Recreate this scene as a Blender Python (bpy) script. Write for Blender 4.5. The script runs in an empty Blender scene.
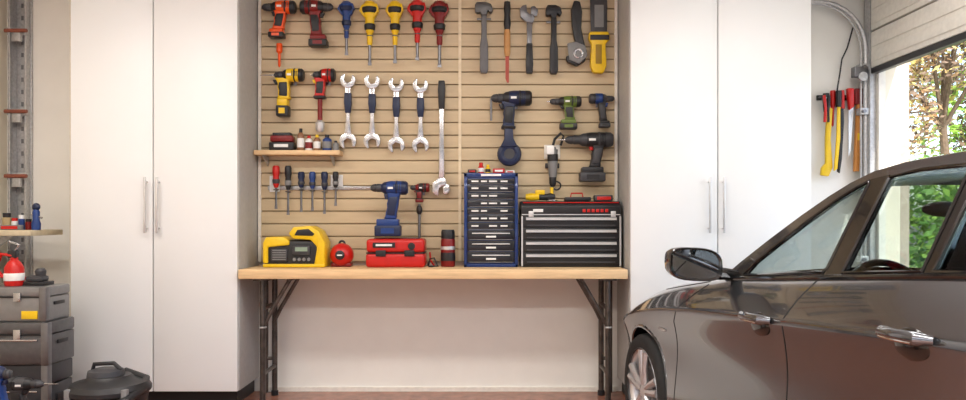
import bpy, bmesh, math, random
from mathutils import Vector, Matrix
from mathutils.bvhtree import BVHTree
random.seed(7)
H=1.193; F=750.0
sc=bpy.context.scene
# ------------------------------------------------ materials
MATS={}
def mat(name,col,rough=.5,metal=0.,var=.06,scale=30.,bump=0.,coat=0.,trans=0.,emit=0.,ior=1.45,stretch=None):
    if name in MATS: return MATS[name]
    m=bpy.data.materials.new(name); m.use_nodes=True
    nt=m.node_tree; p=nt.nodes['Principled BSDF']
    p.inputs['Roughness'].default_value=rough; p.inputs['Metallic'].default_value=metal
    p.inputs['Coat Weight'].default_value=coat; p.inputs['Coat Roughness'].default_value=.04
    p.inputs['Transmission Weight'].default_value=trans; p.inputs['IOR'].default_value=ior
    tc=nt.nodes.new('ShaderNodeTexCoord'); nz=nt.nodes.new('ShaderNodeTexNoise')
    nz.inputs['Scale'].default_value=scale; nz.inputs['Detail'].default_value=4
    if stretch:
        mp=nt.nodes.new('ShaderNodeMapping'); mp.inputs['Scale'].default_value=stretch
        nt.links.new(tc.outputs['Object'],mp.inputs['Vector']); nt.links.new(mp.outputs[0],nz.inputs['Vector'])
    else: nt.links.new(tc.outputs['Object'],nz.inputs['Vector'])
    cr=nt.nodes.new('ShaderNodeValToRGB')
    cr.color_ramp.elements[0].position=.3; cr.color_ramp.elements[1].position=.7
    cr.color_ramp.elements[0].color=tuple(max(0,c*(1-var)) for c in col)+(1,)
    cr.color_ramp.elements[1].color=tuple(min(1,c*(1+var)) for c in col)+(1,)
    nt.links.new(nz.outputs['Fac'],cr.inputs[0]); nt.links.new(cr.outputs[0],p.inputs['Base Color'])
    if bump:
        bp=nt.nodes.new('ShaderNodeBump'); bp.inputs['Strength'].default_value=bump; bp.inputs['Distance'].default_value=.01
        nt.links.new(nz.outputs['Fac'],bp.inputs['Height']); nt.links.new(bp.outputs[0],p.inputs['Normal'])
    MATS[name]=m; return m
def srgb(r,g,b): 
    f=lambda c:(c/255/12.92) if c/255<=.04045 else ((c/255+.055)/1.055)**2.4
    return (f(r),f(g),f(b))
def leafmat(name,col):
    m=mat(name,col,.5,0,.35,5); nt=m.node_tree; p=nt.nodes['Principled BSDF']; out=nt.nodes['Material Output']
    tr=nt.nodes.new('ShaderNodeBsdfTranslucent'); tr.inputs[0].default_value=tuple(min(1,c*1.2) for c in col)+(1,)
    mx=nt.nodes.new('ShaderNodeMixShader'); mx.inputs[0].default_value=.45
    nt.links.new(p.outputs[0],mx.inputs[1]); nt.links.new(tr.outputs[0],mx.inputs[2]); nt.links.new(mx.outputs[0],out.inputs[0]); return m
BLK=mat('black_plastic',(.015,.015,.017),.42); DGR=mat('dark_grey_plastic',(.045,.045,.05),.45)
GRY=mat('grey_plastic',(.2,.2,.2),.45); RED=mat('red_plastic',srgb(190,26,20),.35)
DRED=mat('dark_red_plastic',srgb(120,20,20),.38); ORG=mat('orange_plastic',srgb(235,84,22),.35)
YEL=mat('yellow_plastic',srgb(230,190,26),.35); BLU=mat('blue_plastic',srgb(26,58,120),.35)
NAV=mat('navy_plastic',srgb(24,36,68),.4); GRN=mat('green_plastic',srgb(95,115,45),.4)
WHT=mat('white_plastic',(.8,.8,.78),.4); STL=mat('polished_steel',(.5,.5,.51),.26,1.0)
DST=mat('dark_steel',(.2,.2,.21),.35,.9); GAL=mat('galvanized_steel',(.5,.5,.5),.45,.6,.15,60)
WOOD=mat('bench_pine',srgb(226,192,146),.5,0,.14,5,.05,stretch=(1,12,12)); RUST=mat('brown_steel_pipe',(.10,.085,.075),.4,.7,.35,20)
BLUM=mat('blue_enamel',srgb(20,50,108),.3,.2,coat=.4); SATIN=mat('satin_steel',(.62,.62,.62),.35,.6)
# ------------------------------------------------ builder
class B:
    def __init__(s,name,d=None):
        s.bm=bmesh.new(); s.name=name; s.mats=[]
        s.M=Matrix.Identity(4) if d is None else Matrix.Translation((0,d,H))@Matrix.Scale(d/F,4)
    def mi(s,m):
        if m not in s.mats: s.mats.append(m)
        return s.mats.index(m)
    def add(s,tb,m,bev=0,seg=2,L=None,recalc=True):
        if recalc: bmesh.ops.recalc_face_normals(tb,faces=tb.faces)
        if bev:
            ed=[e for e in tb.edges if len(e.link_faces)==2 and e.calc_face_angle(0)>.5]
            if ed: bmesh.ops.bevel(tb,geom=ed,offset=bev,segments=seg,affect='EDGES',profile=.5,clamp_overlap=True)
        i=s.mi(m)
        for f in tb.faces: f.material_index=i
        tb.transform(s.M@(L or Matrix.Identity(4)))
        me=bpy.data.meshes.new('t'); tb.to_mesh(me); s.bm.from_mesh(me); bpy.data.meshes.remove(me); tb.free()
    def box(s,c,size,m,bev=0,rot=None,seg=2):
        tb=bmesh.new(); bmesh.ops.create_cube(tb,size=1); tb.transform(Matrix.Diagonal((*size,1)))
        L=Matrix.Translation(c)
        if rot: L=L@Matrix.Rotation(rot[1],4,rot[0])
        s.add(tb,m,bev,seg,L)
    def bb(s,x0,x1,y0,y1,z0,z1,m,bev=0,seg=2):
        s.box(((x0+x1)/2,(y0+y1)/2,(z0+z1)/2),(abs(x1-x0),abs(y1-y0),abs(z1-z0)),m,bev,seg=seg)
    def lathe(s,prof,p,axis,m,n=20,caps=True):
        tb=bmesh.new(); ax=Vector(axis).normalized(); a=ax.orthogonal().normalized(); b2=ax.cross(a); p=Vector(p)
        rings=[]
        for r,h in prof:
            if r<=1e-6: rings.append([tb.verts.new(p+ax*h)])
            else: rings.append([tb.verts.new(p+ax*h+(a*math.cos(2*math.pi*k/n)+b2*math.sin(2*math.pi*k/n))*r) for k in range(n)])
        for i in range(len(rings)-1):
            A,C=rings[i],rings[i+1]
            if len(A)==1 and len(C)==1: continue
            for k in range(n):
                k2=(k+1)%n
                if len(A)==1: tb.faces.new((A[0],C[k],C[k2]))
                elif len(C)==1: tb.faces.new((A[k],A[k2],C[0]))
                else: tb.faces.new((A[k],A[k2],C[k2],C[k]))
        if caps:
            for R in (rings[0],rings[-1]):
                if len(R)>1: tb.faces.new(R)
        s.add(tb,m)
    def cyl(s,p0,p1,r0,m,r1=None,n=16):
        p0=Vector(p0);p1=Vector(p1); s.lathe([(r0,0),(r0 if r1 is None else r1,(p1-p0).length)],p0,p1-p0,m,n)
    def prism(s,pts,y0,y1,m,bev=0,seg=2,axis='Y'):
        tb=bmesh.new()
        def P(a,b,c): return {'Y':(a,c,b),'X':(c,a,b),'Z':(a,b,c)}[axis]
        A=[tb.verts.new(P(a,b,y0)) for a,b in pts]; C=[tb.verts.new(P(a,b,y1)) for a,b in pts]
        tb.faces.new(A); tb.faces.new(C[::-1]); n=len(pts)
        for i in range(n): tb.faces.new((A[i],C[i],C[(i+1)%n],A[(i+1)%n]))
        s.add(tb,m,bev,seg)
    def tube(s,path,r,m,n=10,closed=False):
        tb=bmesh.new(); P=[Vector(p) for p in path]; N=len(P); rings=[]; prev=None
        for i in range(N):
            if closed: t=(P[(i+1)%N]-P[i-1]).normalized()
            else: t=(P[min(i+1,N-1)]-P[max(i-1,0)]).normalized()
            if prev is None: a=t.orthogonal().normalized()
            else:
                a=prev-t*prev.dot(t); a=a.normalized() if a.length>1e-6 else t.orthogonal().normalized()
            prev=a; b2=t.cross(a); rr=r[i] if isinstance(r,(list,tuple)) else r
            rings.append([tb.verts.new(P[i]+(a*math.cos(2*math.pi*k/n)+b2*math.sin(2*math.pi*k/n))*rr) for k in range(n)])
        for i in range(N if closed else N-1):
            A,C=rings[i],rings[(i+1)%N]
            for k in range(n): tb.faces.new((A[k],A[(k+1)%n],C[(k+1)%n],C[k]))
        if not closed: tb.faces.new(rings[0]); tb.faces.new(rings[-1][::-1])
        s.add(tb,m)
    def sph(s,c,r,m,n=20,rot=None):
        tb=bmesh.new(); bmesh.ops.create_uvsphere(tb,u_segments=n,v_segments=n//2+2,radius=1)
        if not isinstance(r,(tuple,list)): r=(r,r,r)
        L=Matrix.Translation(c)
        if rot: L=L@Matrix.Rotation(rot[1],4,rot[0])
        s.add(tb,m,L=L@Matrix.Diagonal((*r,1)))
    def torus(s,c,R,r,m,axis=(0,1,0),n=28,k=8):
        ax=Vector(axis).normalized(); a=ax.orthogonal().normalized(); b2=ax.cross(a); c=Vector(c)
        s.tube([c+(a*math.cos(2*math.pi*i/n)+b2*math.sin(2*math.pi*i/n))*R for i in range(n)],r,m,k,True)
    def done(s,parent=None,center=True,ang=.6):
        me=bpy.data.meshes.new(s.name)
        for f in s.bm.faces: f.smooth=True
        for e in s.bm.edges:
            if len(e.link_faces)==2 and e.calc_face_angle(0)>ang: e.smooth=False
        o=bpy.data.objects.new(s.name,me)
        if center and s.bm.verts:
            xs=[v.co for v in s.bm.verts]
            lo=Vector([min(v[i] for v in xs) for i in range(3)]); hi=Vector([max(v[i] for v in xs) for i in range(3)])
            c=(lo+hi)/2; c.z=lo.z; s.bm.transform(Matrix.Translation(-c)); o.location=c
        s.bm.to_mesh(me); s.bm.free()
        for m in s.mats: me.materials.append(m)
        sc.collection.objects.link(o)
        if parent: o.parent=parent
        return o
def q(px,py,y=0): return Vector((px-483,y,219-py))
def qp(pts): return [(a-483,219-b) for a,b in pts]
def simple(name,x0,x1,y0,y1,z0,z1,m,bev=0):
    b=B(name); b.bb(x0,x1,y0,y1,z0,z1,m,bev); return b.done()
# ------------------------------------------------ room
WALL=mat('painted_wall',srgb(238,236,229),.7,0,.02,6,.03)
WALLL=mat('painted_wall_cream',srgb(234,224,204),.7,0,.03,6,.03)
FLR=mat('floor_epoxy_redbrown',srgb(146,98,80),.25,0,.2,14,.02)
CEIL=mat('ceiling_paint',(.84,.84,.84),.8,0,.02)
YB=5.2; XL=-3.3; XR=2.68; YF=-1.6; CZ=2.95
simple('floor',XL-.15,XR+.15,YF-.15,YB+.15,-.1,0,FLR)
simple('ceiling',XL-.15,XR+.15,YF-.15,YB+.15,CZ,CZ+.1,CEIL)
simple('wall_back',XL-.15,XR+.15,YB,YB+.15,0,CZ,WALL)
simple('wall_left',XL-.15,XL,YF,YB,0,CZ,WALLL)
b=B('wall_right'); b.bb(XR,XR+.15,5.09,YB,0,CZ,WALLL); b.bb(XR,XR+.15,-.6,5.09,2.3,CZ,WALLL); b.bb(XR,XR+.15,YF,-.6,0,CZ,WALLL); b.done()
b=B('wall_front'); b.bb(XL,-3.0,YF-.15,YF,0,CZ,WALLL); b.bb(2.4,XR,YF-.15,YF,0,CZ,WALLL); b.bb(-3.0,2.4,YF-.15,YF,2.5,CZ,WALLL); b.done()
# slatwall
SLAT=mat('slatwall_tan',srgb(202,182,148),.45,0,.05,4,stretch=(1,1,8)); SLG=mat('slatwall_groove',srgb(158,138,106),.6)
SX0,SX1=-1.548,.926
b=B('slatwall')
b.bb(SX0,SX1,5.185,5.2,.9,2.95,SLG)
z=.9; P=.0872; xm=(460-483)*5.18/750
while z<2.93:
    for x0,x1 in ((SX0+.02,xm-.01),(xm+.01,SX1-.02)):
        b.prism([(5.186,z+.006),(5.170,z+.003),(5.168,z+.02),(5.168,z+P-.007),(5.186,z+P-.003)],x0,x1,SLAT,axis='X')
    z+=P
TRIM=mat('white_trim',srgb(232,228,218),.5)
for x in (SX0,SX1-.02): b.bb(x,x+.02,5.16,5.2,.9,2.95,TRIM)
b.bb(xm-.01,xm+.01,5.16,5.2,.9,2.95,mat('slat_seam',srgb(222,206,176),.5))
b.done()
# cabinets
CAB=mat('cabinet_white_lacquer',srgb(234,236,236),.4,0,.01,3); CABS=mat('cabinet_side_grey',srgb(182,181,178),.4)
def cabinet(x0,x1,xs,hx):
    b=B('storage_cabinet'); yf=4.75
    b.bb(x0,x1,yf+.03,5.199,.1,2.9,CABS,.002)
    b.bb(x0+.03,x1-.03,yf+.08,5.19,0.001,.1,BLK)
    for a,c in ((x0+.004,xs-.003),(xs+.003,x1-.004)):
        b.bb(a,c,yf,yf+.028,.1,2.9,CAB,.004)
    for h in hx:
        X=(h-483)*4.72/750; z0=H+(219-233)*4.72/750; z1=H+(219-177)*4.72/750
        b.bb(X-.007,X+.007,yf-.04,yf-.028,z0,z1,SATIN,.003)
        for zz in (z0+.03,z1-.03): b.cyl((X,yf-.03,zz),(X,yf+.002,zz),.005,SATIN)
    return b.done()
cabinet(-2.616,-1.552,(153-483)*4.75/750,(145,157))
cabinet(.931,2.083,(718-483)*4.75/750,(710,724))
b=B('trim_1'); b.bb(-2.635,-2.618,4.78,5.199,0,2.9,mat('filler_strip',srgb(214,206,190),.5)); b.done()
b=B('baseboard_back'); b.bb(-1.54,.92,5.185,5.2,0.0,.03,TRIM); b.done()
# ------------------------------------------------ workbench
b=B('workbench'); BT=.875
bx0,bx1=-1.542,.912
for i,(a,c) in enumerate(((4.72,4.87),(4.873,5.02),(5.023,5.16))): b.bb(bx0,bx1,a,c,BT-.06,BT,WOOD,.005)
for xa,s in ((-1.41,1),(.80,-1)):
    for y in (4.80,5.08):
        b.cyl((xa,y,0.01),(xa,y,BT-.06),.018,RUST); b.lathe([(.024,0),(.024,.03),(.018,.035)],(xa,y,0.001),(0,0,1),BLK)
    for z in (.2,.62): b.cyl((xa,4.80,z),(xa,5.08,z),.014,RUST)
    for y in (4.82,5.06): b.tube([(xa,y,.5),(xa+s*.05,y,.60),(xa+s*.17,y,BT-.07)],.013,RUST)
    b.cyl((xa+s*.17,4.78,BT-.07),(xa+s*.17,5.1,BT-.07),.012,RUST)
    b.cyl((xa-s*.06,5.08,.02),(xa-s*.06,5.08,BT-.06),.016,RUST); b.cyl((xa-s*.06,5.08,.25),(xa,5.08,.25),.012,RUST); b.cyl((xa-s*.06,5.08,.6),(xa,5.08,.6),.012,RUST)
    b.bb(xa-.05,xa+.05,4.76,5.12,BT-.075,BT-.06,RUST,.003)
    b.torus((xa,4.80,.5),.02,.006,GAL,axis=(0,0,1),n=16)
b.done()
# ------------------------------------------------ tools
DW=5.166
def drill(name,xr,xf,y,r,main,acc,hb,hw=8,batt=None,bit=0,yc=None,d=DW,peg=True,chuck=None,hx0=None,b=None,trig=None,fin=True):
    new=b is None
    if new: b=B(name,d)
    s=1 if xf>xr else -1; L=abs(xf-xr); yc=-(r+3) if yc is None else yc; chuck=chuck or DGR
    o=q(xr,y,yc); ax=(s,0,0)
    b.lathe([(0,0),(r*.75,0),(r*.98,L*.05),(r*1.02,L*.16)],o,ax,acc)
    b.lathe([(r*.96,L*.14),(r,L*.2),(r*1.0,L*.45),(r*.92,L*.56)],o,ax,main)
    b.lathe([(r*1.02,L*.27),(r*1.04,L*.28),(r*1.04,L*.31),(r*1.0,L*.32)],o,ax,acc)
    b.lathe([(r*.9,L*.55),(r*.82,L*.64),(r*.6,L*.7),(r*.6,L*.72)],o,ax,acc)
    b.lathe([(r*.55,L*.71),(r*.6,L*.73),(r*.6,L*.82),(r*.54,L*.83),(r*.54,L*.85),(r*.58,L*.86),(r*.5,L*.94),(r*.25,L*1.0),(0,L)],o,ax,chuck)
    for k in range(4):
        b.box(q(xr+s*L*(.2+.05*k),y-r*.1,yc-r*.93),(L*.018,r*.3,r*.8),BLK)
    b.box(q(xr+s*L*.45,y+r*.05,yc-r*.97),(L*.14,r*.12,r*.3),WHT,.1)
    if bit: b.cyl(q(xf,y,yc),q(xf+s*bit,y,yc),max(.7,r*.13),STL,.4)
    hx,hy=hb; x0=hx0 if hx0 is not None else xr+s*L*.33; y0=y+r*.45
    dx=hx-x0; dy=hy-y0; w=hw/2
    def pt(f,side,k): return (x0+dx*f+side*s*w*k, y0+dy*f)
    fr=[pt(0,1,1.5),pt(.14,1,1.15),pt(.28,1,.9),pt(.45,1,1.05),pt(.6,1,.9),pt(.75,1,1.0),pt(.9,1,1.0),pt(1,1,1.25)]
    bk=[pt(1,-1,1.15),pt(.8,-1,.95),pt(.5,-1,1.05),pt(.25,-1,1.0),pt(.1,-1,1.1),pt(0,-1,1.3)]
    b.prism(qp(fr+bk),yc-r*.62,yc+r*.62,main,r*.25)
    gr=[pt(.22,1,.7),pt(.45,1,.85),(pt(.6,1,.7)),pt(.85,1,.8),pt(.88,-1,.7),pt(.5,-1,.8),pt(.2,-1,.8)]
    b.prism(qp(gr),yc-r*.74,yc+r*.74,acc,r*.15)
    b.prism(qp([pt(.08,1,1.1),pt(.1,1,1.9),pt(.2,1,1.7),pt(.3,1,1.5),pt(.3,1,.8)]),yc-r*.3,yc+r*.3,trig or acc,r*.08)
    if batt:
        bw,bh=batt
        b.box(q(hx+s*bw*.1,hy+bh*.2,yc),(bw*.85,r*1.7,bh*.4),main,r*.15); b.box(q(hx+s*bw*.1,hy+bh*.65,yc),(bw,r*1.9,bh*.6),acc,r*.2)
        b.box(q(hx+s*bw*.1,hy+bh*.65,yc-r*.96),(bw*.5,.4,bh*.3),main)
    else: b.box(q(hx,hy+1,yc),(hw*1.3,r*1.5,3),acc,r*.2)
    if peg: b.cyl(q(xr+s*L*.4,y+r*.7,yc),q(xr+s*L*.4,y+r*.7,0),1.1,DST); b.box(q(xr+s*L*.4,y+r*.7,-.4),(5,.8,8),DST,.2)
    if fin: return b.done()
    return b
drill('cordless_drill',298,265,10,6.5,ORG,BLK,(281,32),10,(15,9),0,hx0=284,trig=BLK,b=None,fin=True)
b=B('long_drill_bit',DW); b.lathe([(2.6,0),(3,1),(3,8),(1.4,10),(1.2,22),(0,24)],q(281,45,-6),(0,0,-1),ORG); b.cyl(q(281,48,-6),q(281,48,0),1,DST); b.done()
b=B('impact_driver',DW)
drill('',303,335,10,7,DRED,BLK,(319,38),10,(18,12),0,hx0=317,b=b,fin=False); b.done()
drill('power_drill',306,277,77,6.5,YEL,BLK,(287,101),11,(12,18),14,hx0=286)
b=B('heat_gun',DW); drill('',337,315,77,6.5,RED,BLK,(322,98),9,None,2,hx0=323,b=b,fin=False,trig=YEL)
b.cyl(q(322,98,-9),q(322,124,-9),2.4,DRED); b.lathe([(2,0),(4.5,3),(4.5,9),(3,12)],q(322,121,-9),(0,0,-1),SATIN); b.done()
b=B('angle_drill',DW)
drill('',531,491,100,7.5,NAV,BLK,(508,128),11,None,0,hx0=509,b=b,fin=False)
b.prism(qp([(504,126),(512,126),(513,140),(517,148),(500,148),(504,140)]),-15,-5,NAV,1)
b.torus(q(509,155,-10),8,4,NAV); b.lathe([(7,0),(7,5),(5,7),(0,7)],q(509,155,-6),(0,-1,0),DGR); b.cyl(q(491,100,-10),q(491,122,-10),1.2,DST); b.done()
drill('cordless_drill',580,549,103,5.5,GRN,BLK,(569,121),9,(17,10),3,hx0=567)
b=B('impact_driver',DW); drill('',588,613,100,5,BLK,DGR,(602,122),7,(11,7),0,hx0=600,b=b,fin=False,trig=BLU)
b.lathe([(5.2,6),(5.4,7),(5.4,12),(5.2,13)],q(588,100,-8),(1,0,0),BLU); b.done()
drill('power_drill',611,564,141,7.5,BLK,DGR,(593,168),10,(25,15),8,hx0=597,trig=RED)
drill('cordless_drill',408,371,188,7,BLU,NAV,(391,219),11,(26,18),26,hx0=395,d=4.98,yc=-2,peg=False)
b=B('impact_driver',DW); drill('',430,411,188,4.5,BLK,DRED,(420,200),6,None,0,hx0=420,b=b,fin=False); b.cyl(q(420,204,-8),q(420,238,-8),1.4,DST); b.sph(q(420,210,-8),(3,3,5),BLK); b.done()
b=B('rotary_tool',DW); b.lathe([(0,0),(3,1),(4.5,6),(5,14),(4.2,26),(3,34),(1.5,38),(1,46),(0,47)],q(552,147,-8),(0,0,-1),GRY)
b.lathe([(5.2,8),(5.3,9),(5.3,14),(5.1,15)],q(552,147,-8),(0,0,-1),BLK); b.lathe([(3.2,30),(3.6,31),(3.4,37),(2,40)],q(552,147,-8),(0,0,-1),BLK)
b.tube([q(552,147,-8),q(554,140,-8),q(560,134,-7),q(563,137,-6),q(560,146,-5)],1.3,BLK); b.box(q(552,166,-2),(14,4,5),BLK,.5); b.torus(q(556,186,-6),4,.8,BLK); b.box(q(549,151,-12),(8,4,9),WHT,1); b.done()
def driver(name,x,yt,yh,yb,r,col,acc=None,shaft=1.3,yc=-8,tip=1,d=DW,fat=False,sm=None):
    b=B(name,d); h=yh-yt; acc=acc or BLK; sm=sm or DST
    o=q(x,yt,yc)
    if fat:
        b.lathe([(0,0),(r*.6,.3),(r,h*.12),(r*1.05,h*.28),(r*.85,h*.42),(r*.6,h*.55),(r*.62,h*.8),(r*.5,h*.95),(r*.35,h)],o,(0,0,-1),col,n=12)
        b.lathe([(r*1.07,h*.2),(r*1.12,h*.22),(r*1.1,h*.32),(r*.9,h*.38)],o,(0,0,-1),acc,n=12)
        b.lathe([(r*.67,h*.7),(r*.76,h*.74),(r*.7,h*.86),(r*.5,h*.9)],o,(0,0,-1),acc)
        b.lathe([(r*.35,h*.95),(r*.36,h*1.3),(r*.25,h*1.35)],o,(0,0,-1),col)
        b.prism(qp([(x-r*1.0,yt+h*.12),(x-r*1.35,yt+h*.3),(x-r*.7,yt+h*.5),(x,yt+h*.4),(x+r*.7,yt+h*.5),(x+r*1.2,yt+h*.25),(x+r,yt+h*.08)]),yc-r*.5,yc+r*.5,col,.5)
    else:
        b.lathe([(0,0),(r*.7,.2),(r,h*.1),(r*1.0,h*.35),(r*.8,h*.5),(r*.9,h*.65),(r*.85,h*.85),(r*.5,h)],o,(0,0,-1),col,n=12)
        b.lathe([(r*.92,h*.62),(r*1.0,h*.66),(r*.95,h*.78),(r*.85,h*.82)],o,(0,0,-1),acc)
    b.cyl(q(x,yh-1,yc),q(x,yb-3,yc),shaft,sm)
    b.prism(qp([(x-shaft,yb-4),(x+shaft,yb-4),(x+shaft*1.3,yb),(x-shaft*1.3,yb)]),yc-.5,yc+.5,sm)
    b.torus(q(x,yh+2,yc),shaft+1.2,.6,DST,axis=(0,0,1),n=12,k=6); b.cyl(q(x,yh+2,yc+shaft+1),q(x,yh+2,0),.8,DST)
    return b.done()
driver('screwdriver',348,4,31,57,6.5,BLU,NAV,1.4,fat=True)
driver('screwdriver',371,4,36,67,7.5,YEL,BLK,1.5,fat=True)
driver('screwdriver',396,4,36,65,7,YEL,BLK,1.5,fat=True)
driver('screwdriver',418,3,34,62,7.5,RED,BLK,1.5,fat=True)
driver('screwdriver',440,4,36,69,8,DRED,BLK,1.6,fat=True)
for x,c,yh,yb,r in ((278,RED,188,209,3.6),(290,BLK,190,215,3.4),(303,NAV,188,212,3.4),(314,BLU,189,211,3.2),(326,NAV,190,214,3.4),(337,BLK,188,206,3)):
    driver('screwdriver',x,166 if x<300 else 172,yh,yb,r,c,DGR if c is not BLK else GRY,1.1,yc=-7)
b=B('tool_rail',DW); b.box(q(309,188,-.6),(82,1.0,4),GAL,.3); b.box(q(356,188,-1),(34,2,3),GAL,.3); b.box(q(337,181,-1),(12,1,12),WHT); b.box(q(275,184,-1),(10,1,16),WHT); b.done()
def openwrench(x,yt,yb):
    b=B('open_end_wrench',DW)
    def head(cy,up,R,ang):
        pts=[]; 
        for i in range(25):
            a=math.radians(ang)+math.radians(35+ (290)*i/24)
            pts.append((math.sin(a)*R,math.cos(a)*R))
        a0=math.radians(ang); nx,ny=math.sin(a0),math.cos(a0); tx,ty=math.cos(a0),-math.sin(a0); w=R*.46
        pts+= [(-tx*w+nx*R*.7,-ty*w+ny*R*.7),(-tx*w-nx*R*.1,-ty*w-ny*R*.1),(-nx*R*.35,-ny*R*.35),(tx*w-nx*R*.1,ty*w-ny*R*.1),(tx*w+nx*R*.7,ty*w+ny*R*.7)]
        P=[(x+a,cy-(bb if up else -bb)) for a,bb in pts]
        b.prism(qp(P),-8,-3.5,STL,.5)
    head(yt+7.5,True,7.6,8); head(yb-8,False,8.4,8)
    b.prism(qp([(x-3,yt+13),(x+3,yt+13),(x+2.2,yt+24),(x+1.9,yb-30),(x+3.4,yb-13),(x-3.4,yb-13),(x-1.9,yb-30),(x-2.2,yt+24)]),-7.2,-4.2,STL,.5)
    b.prism(qp([(x-3.4,yt+20),(x+3.4,yt+20),(x+3.8,yt+30),(x+2.6,yb-36),(x-2.6,yb-36),(x-3.8,yt+30)]),-8,-3.6,NAV,.8)
    b.cyl(q(x,yt+24,-4),q(x,yt+24,0),1,DST); b.done()
for x,yt,yb in ((349,74,150),(373,75,150),(397,78,154),(421,79,154)): openwrench(x,yt,yb)
def adjwrench(x,yt,yb,grip,R=10,flip=True,m=STL):
    b=B('adjustable_wrench',DW); s=-1 if flip else 1; yh=yb if flip else yt; ye=yt if flip else yb
    def Y(v): return yh+s*v
    b.prism(qp([(x-R*.35,Y(R*1.6)),(x-R*.9,Y(R*1.1)),(x-R*.95,Y(R*.3)),(x-R*.7,Y(0)),(x-R*.3,Y(-1)),(x-R*.25,Y(R*.6)),(x+R*.05,Y(R*.85)),(x+R*.35,Y(R*.8)),(x+R*.5,Y(R*1.2)),(x+R*.35,Y(R*1.7))]),-9,-4,m,.5)
    b.prism(qp([(x+R*.1,Y(R*.75)),(x+R*.15,Y(R*.1)),(x+R*.5,Y(0)),(x+R*.85,Y(R*.4)),(x+R*.75,Y(R*1.0)),(x+R*.3,Y(R*1.1))]),-8.4,-4.6,m,.5)
    b.lathe([(R*.2,0),(R*.2,R*.4)],q(x-R*.1,Y(R*1.12),-6.5),(1,0,0),DST)
    a=Y(R*1.5); w=R*.22; sg=1 if flip else -1; g=grip
    b.prism(qp([(x-w*1.3,a),(x+w*1.3,a),(x+w,(a+ye)/2),(x+w*1.3,ye),(x-w*1.3,ye),(x-w,(a+ye)/2)]),-8,-5,m,.5)
    b.prism(qp([(x-w*1.4,ye),(x+w*1.4,ye),(x+w*1.7,ye+sg*g*.3),(x+w*1.3,ye+sg*g),(x-w*1.3,ye+sg*g),(x-w*1.7,ye+sg*g*.3)]),-9,-4,BLK,.8)
    b.cyl(q(x,ye+sg*5,-4),q(x,ye+sg*5,0),1,DST); b.done()
adjwrench(442,82,195,28,10,True)
adjwrench(529,8,75,30,10,False,DST)
def hammer(x,yt,yb,hm,gm,w=9,sm=None):
    b=B('hammer',DW)
    b.prism(qp([(x-w,yt+3),(x-w*.8,yt),(x+w*.2,yt),(x+w*.8,yt+2),(x+w,yt+8),(x+w*.75,yt+11),(x+w*.4,yt+8),(x+w*.3,yt+13),(x-w*.3,yt+13),(x-w*.4,yt+10),(x-w*.75,yt+11),(x-w,yt+10)]),-12,-4,hm,1)
    b.prism(qp([(x-2.6,yt+11),(x+2.6,yt+11),(x+2.8,yt+35),(x+4,yt+42),(x+4.2,yb-4),(x+3,yb),(x-3,yb),(x-4.2,yb-4),(x-4,yt+42),(x-2.8,yt+35)]),-11,-5,gm,1.2)
    b.cyl(q(x,yt+15,-5),q(x,yt+15,0),1.2,DST); b.box(q(x,yt+15,-3),(14,1.5,2),DST,.3); b.done()
hammer(484,5,75,mat('hammer_steel',(.12,.12,.12),.4,.7),mat('hammer_grip_grey',(.13,.13,.135),.5),9)
hammer(553,8,76,mat('hammer_black',(.03,.03,.032),.35,.6),BLK,8)
b=B('wood_chisel',DW); x=507
b.lathe([(0,0),(3,0),(3.5,6),(3,14),(3.6,22),(2.6,28)],q(x,4,-7),(0,0,-1),BLK); b.lathe([(2.6,27),(3.1,30),(3.1,50),(2.2,54)],q(x,4,-7),(0,0,-1),mat('ash_wood',srgb(190,140,85),.5))
b.prism(qp([(x-1.8,56),(x+1.8,56),(x+1.6,84),(x-.2,84),(x-1.8,80)]),-8,-6.5,mat('copper_blade',(.3,.05,.03),.4,.3)); b.cyl(q(x,30,-7),q(x,30,0),1,DST); b.done()
b=B('pruning_saw',DW)
b.prism(qp([(573,3),(579,4),(581,14),(580,30),(583,44),(586,54),(584,63),(576,68),(566,64),(565,58),(573,56),(576,50),(573,40),(571,28),(570,12)]),-10,-4,BLK,1.3)
b.prism(qp([(566,46),(574,44),(584,48),(586,58),(578,66),(568,62)]),-11,-9,GRY,.6); b.torus(q(577,56,-11),4,1.2,STL); b.cyl(q(576,14,-5),q(576,14,0),1.2,DST); b.done()
b=B('hand_saw',DW)
b.prism(qp([(589,0),(606,0),(606,36),(590,36)]),-7,-5.5,DGR,.2); b.prism(qp([(589,-30),(606,-24),(606,2),(589,2)]),-7,-5.5,DST,.2)
b.prism(qp([(588,34),(607,34),(609,41),(604,46),(605,68),(602,75),(592,75),(589,68),(590,46),(587,41)]),-11,-3,YEL,1.6)
b.prism(qp([(594,47),(600,47),(600,66),(594,66)]),-11.6,-10,mat('saw_grip',srgb(150,120,30),.5),.5); b.box(q(598,18,-7.4),(9,.5,22),GRY)
b.cyl(q(598,38,-4),q(598,38,0),1.2,DST); b.box(q(598,40,-11.4),(19,1,5),BLK,.3); b.done()
b=B('wall_shelf',DW); b.box(q(301,154,-9),(84,18,4.5),WOOD,.4)
for x in (268,334): b.prism([(-18,219-157),(0,219-157),(0,219-166)],x-483-.7,x-483+.7,GAL,axis='X')
b.done()
b=B('battery_pack',DW); b.box(q(285,147.5,-9),(24,12,8),BLK,1); b.box(q(285,140,-9),(22,11,6),DRED,1); b.box(q(285,136,-9),(18,9,4),BLK,.8); b.box(q(285,147,-15.1),(14,.5,3),WHT); b.done()
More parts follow.
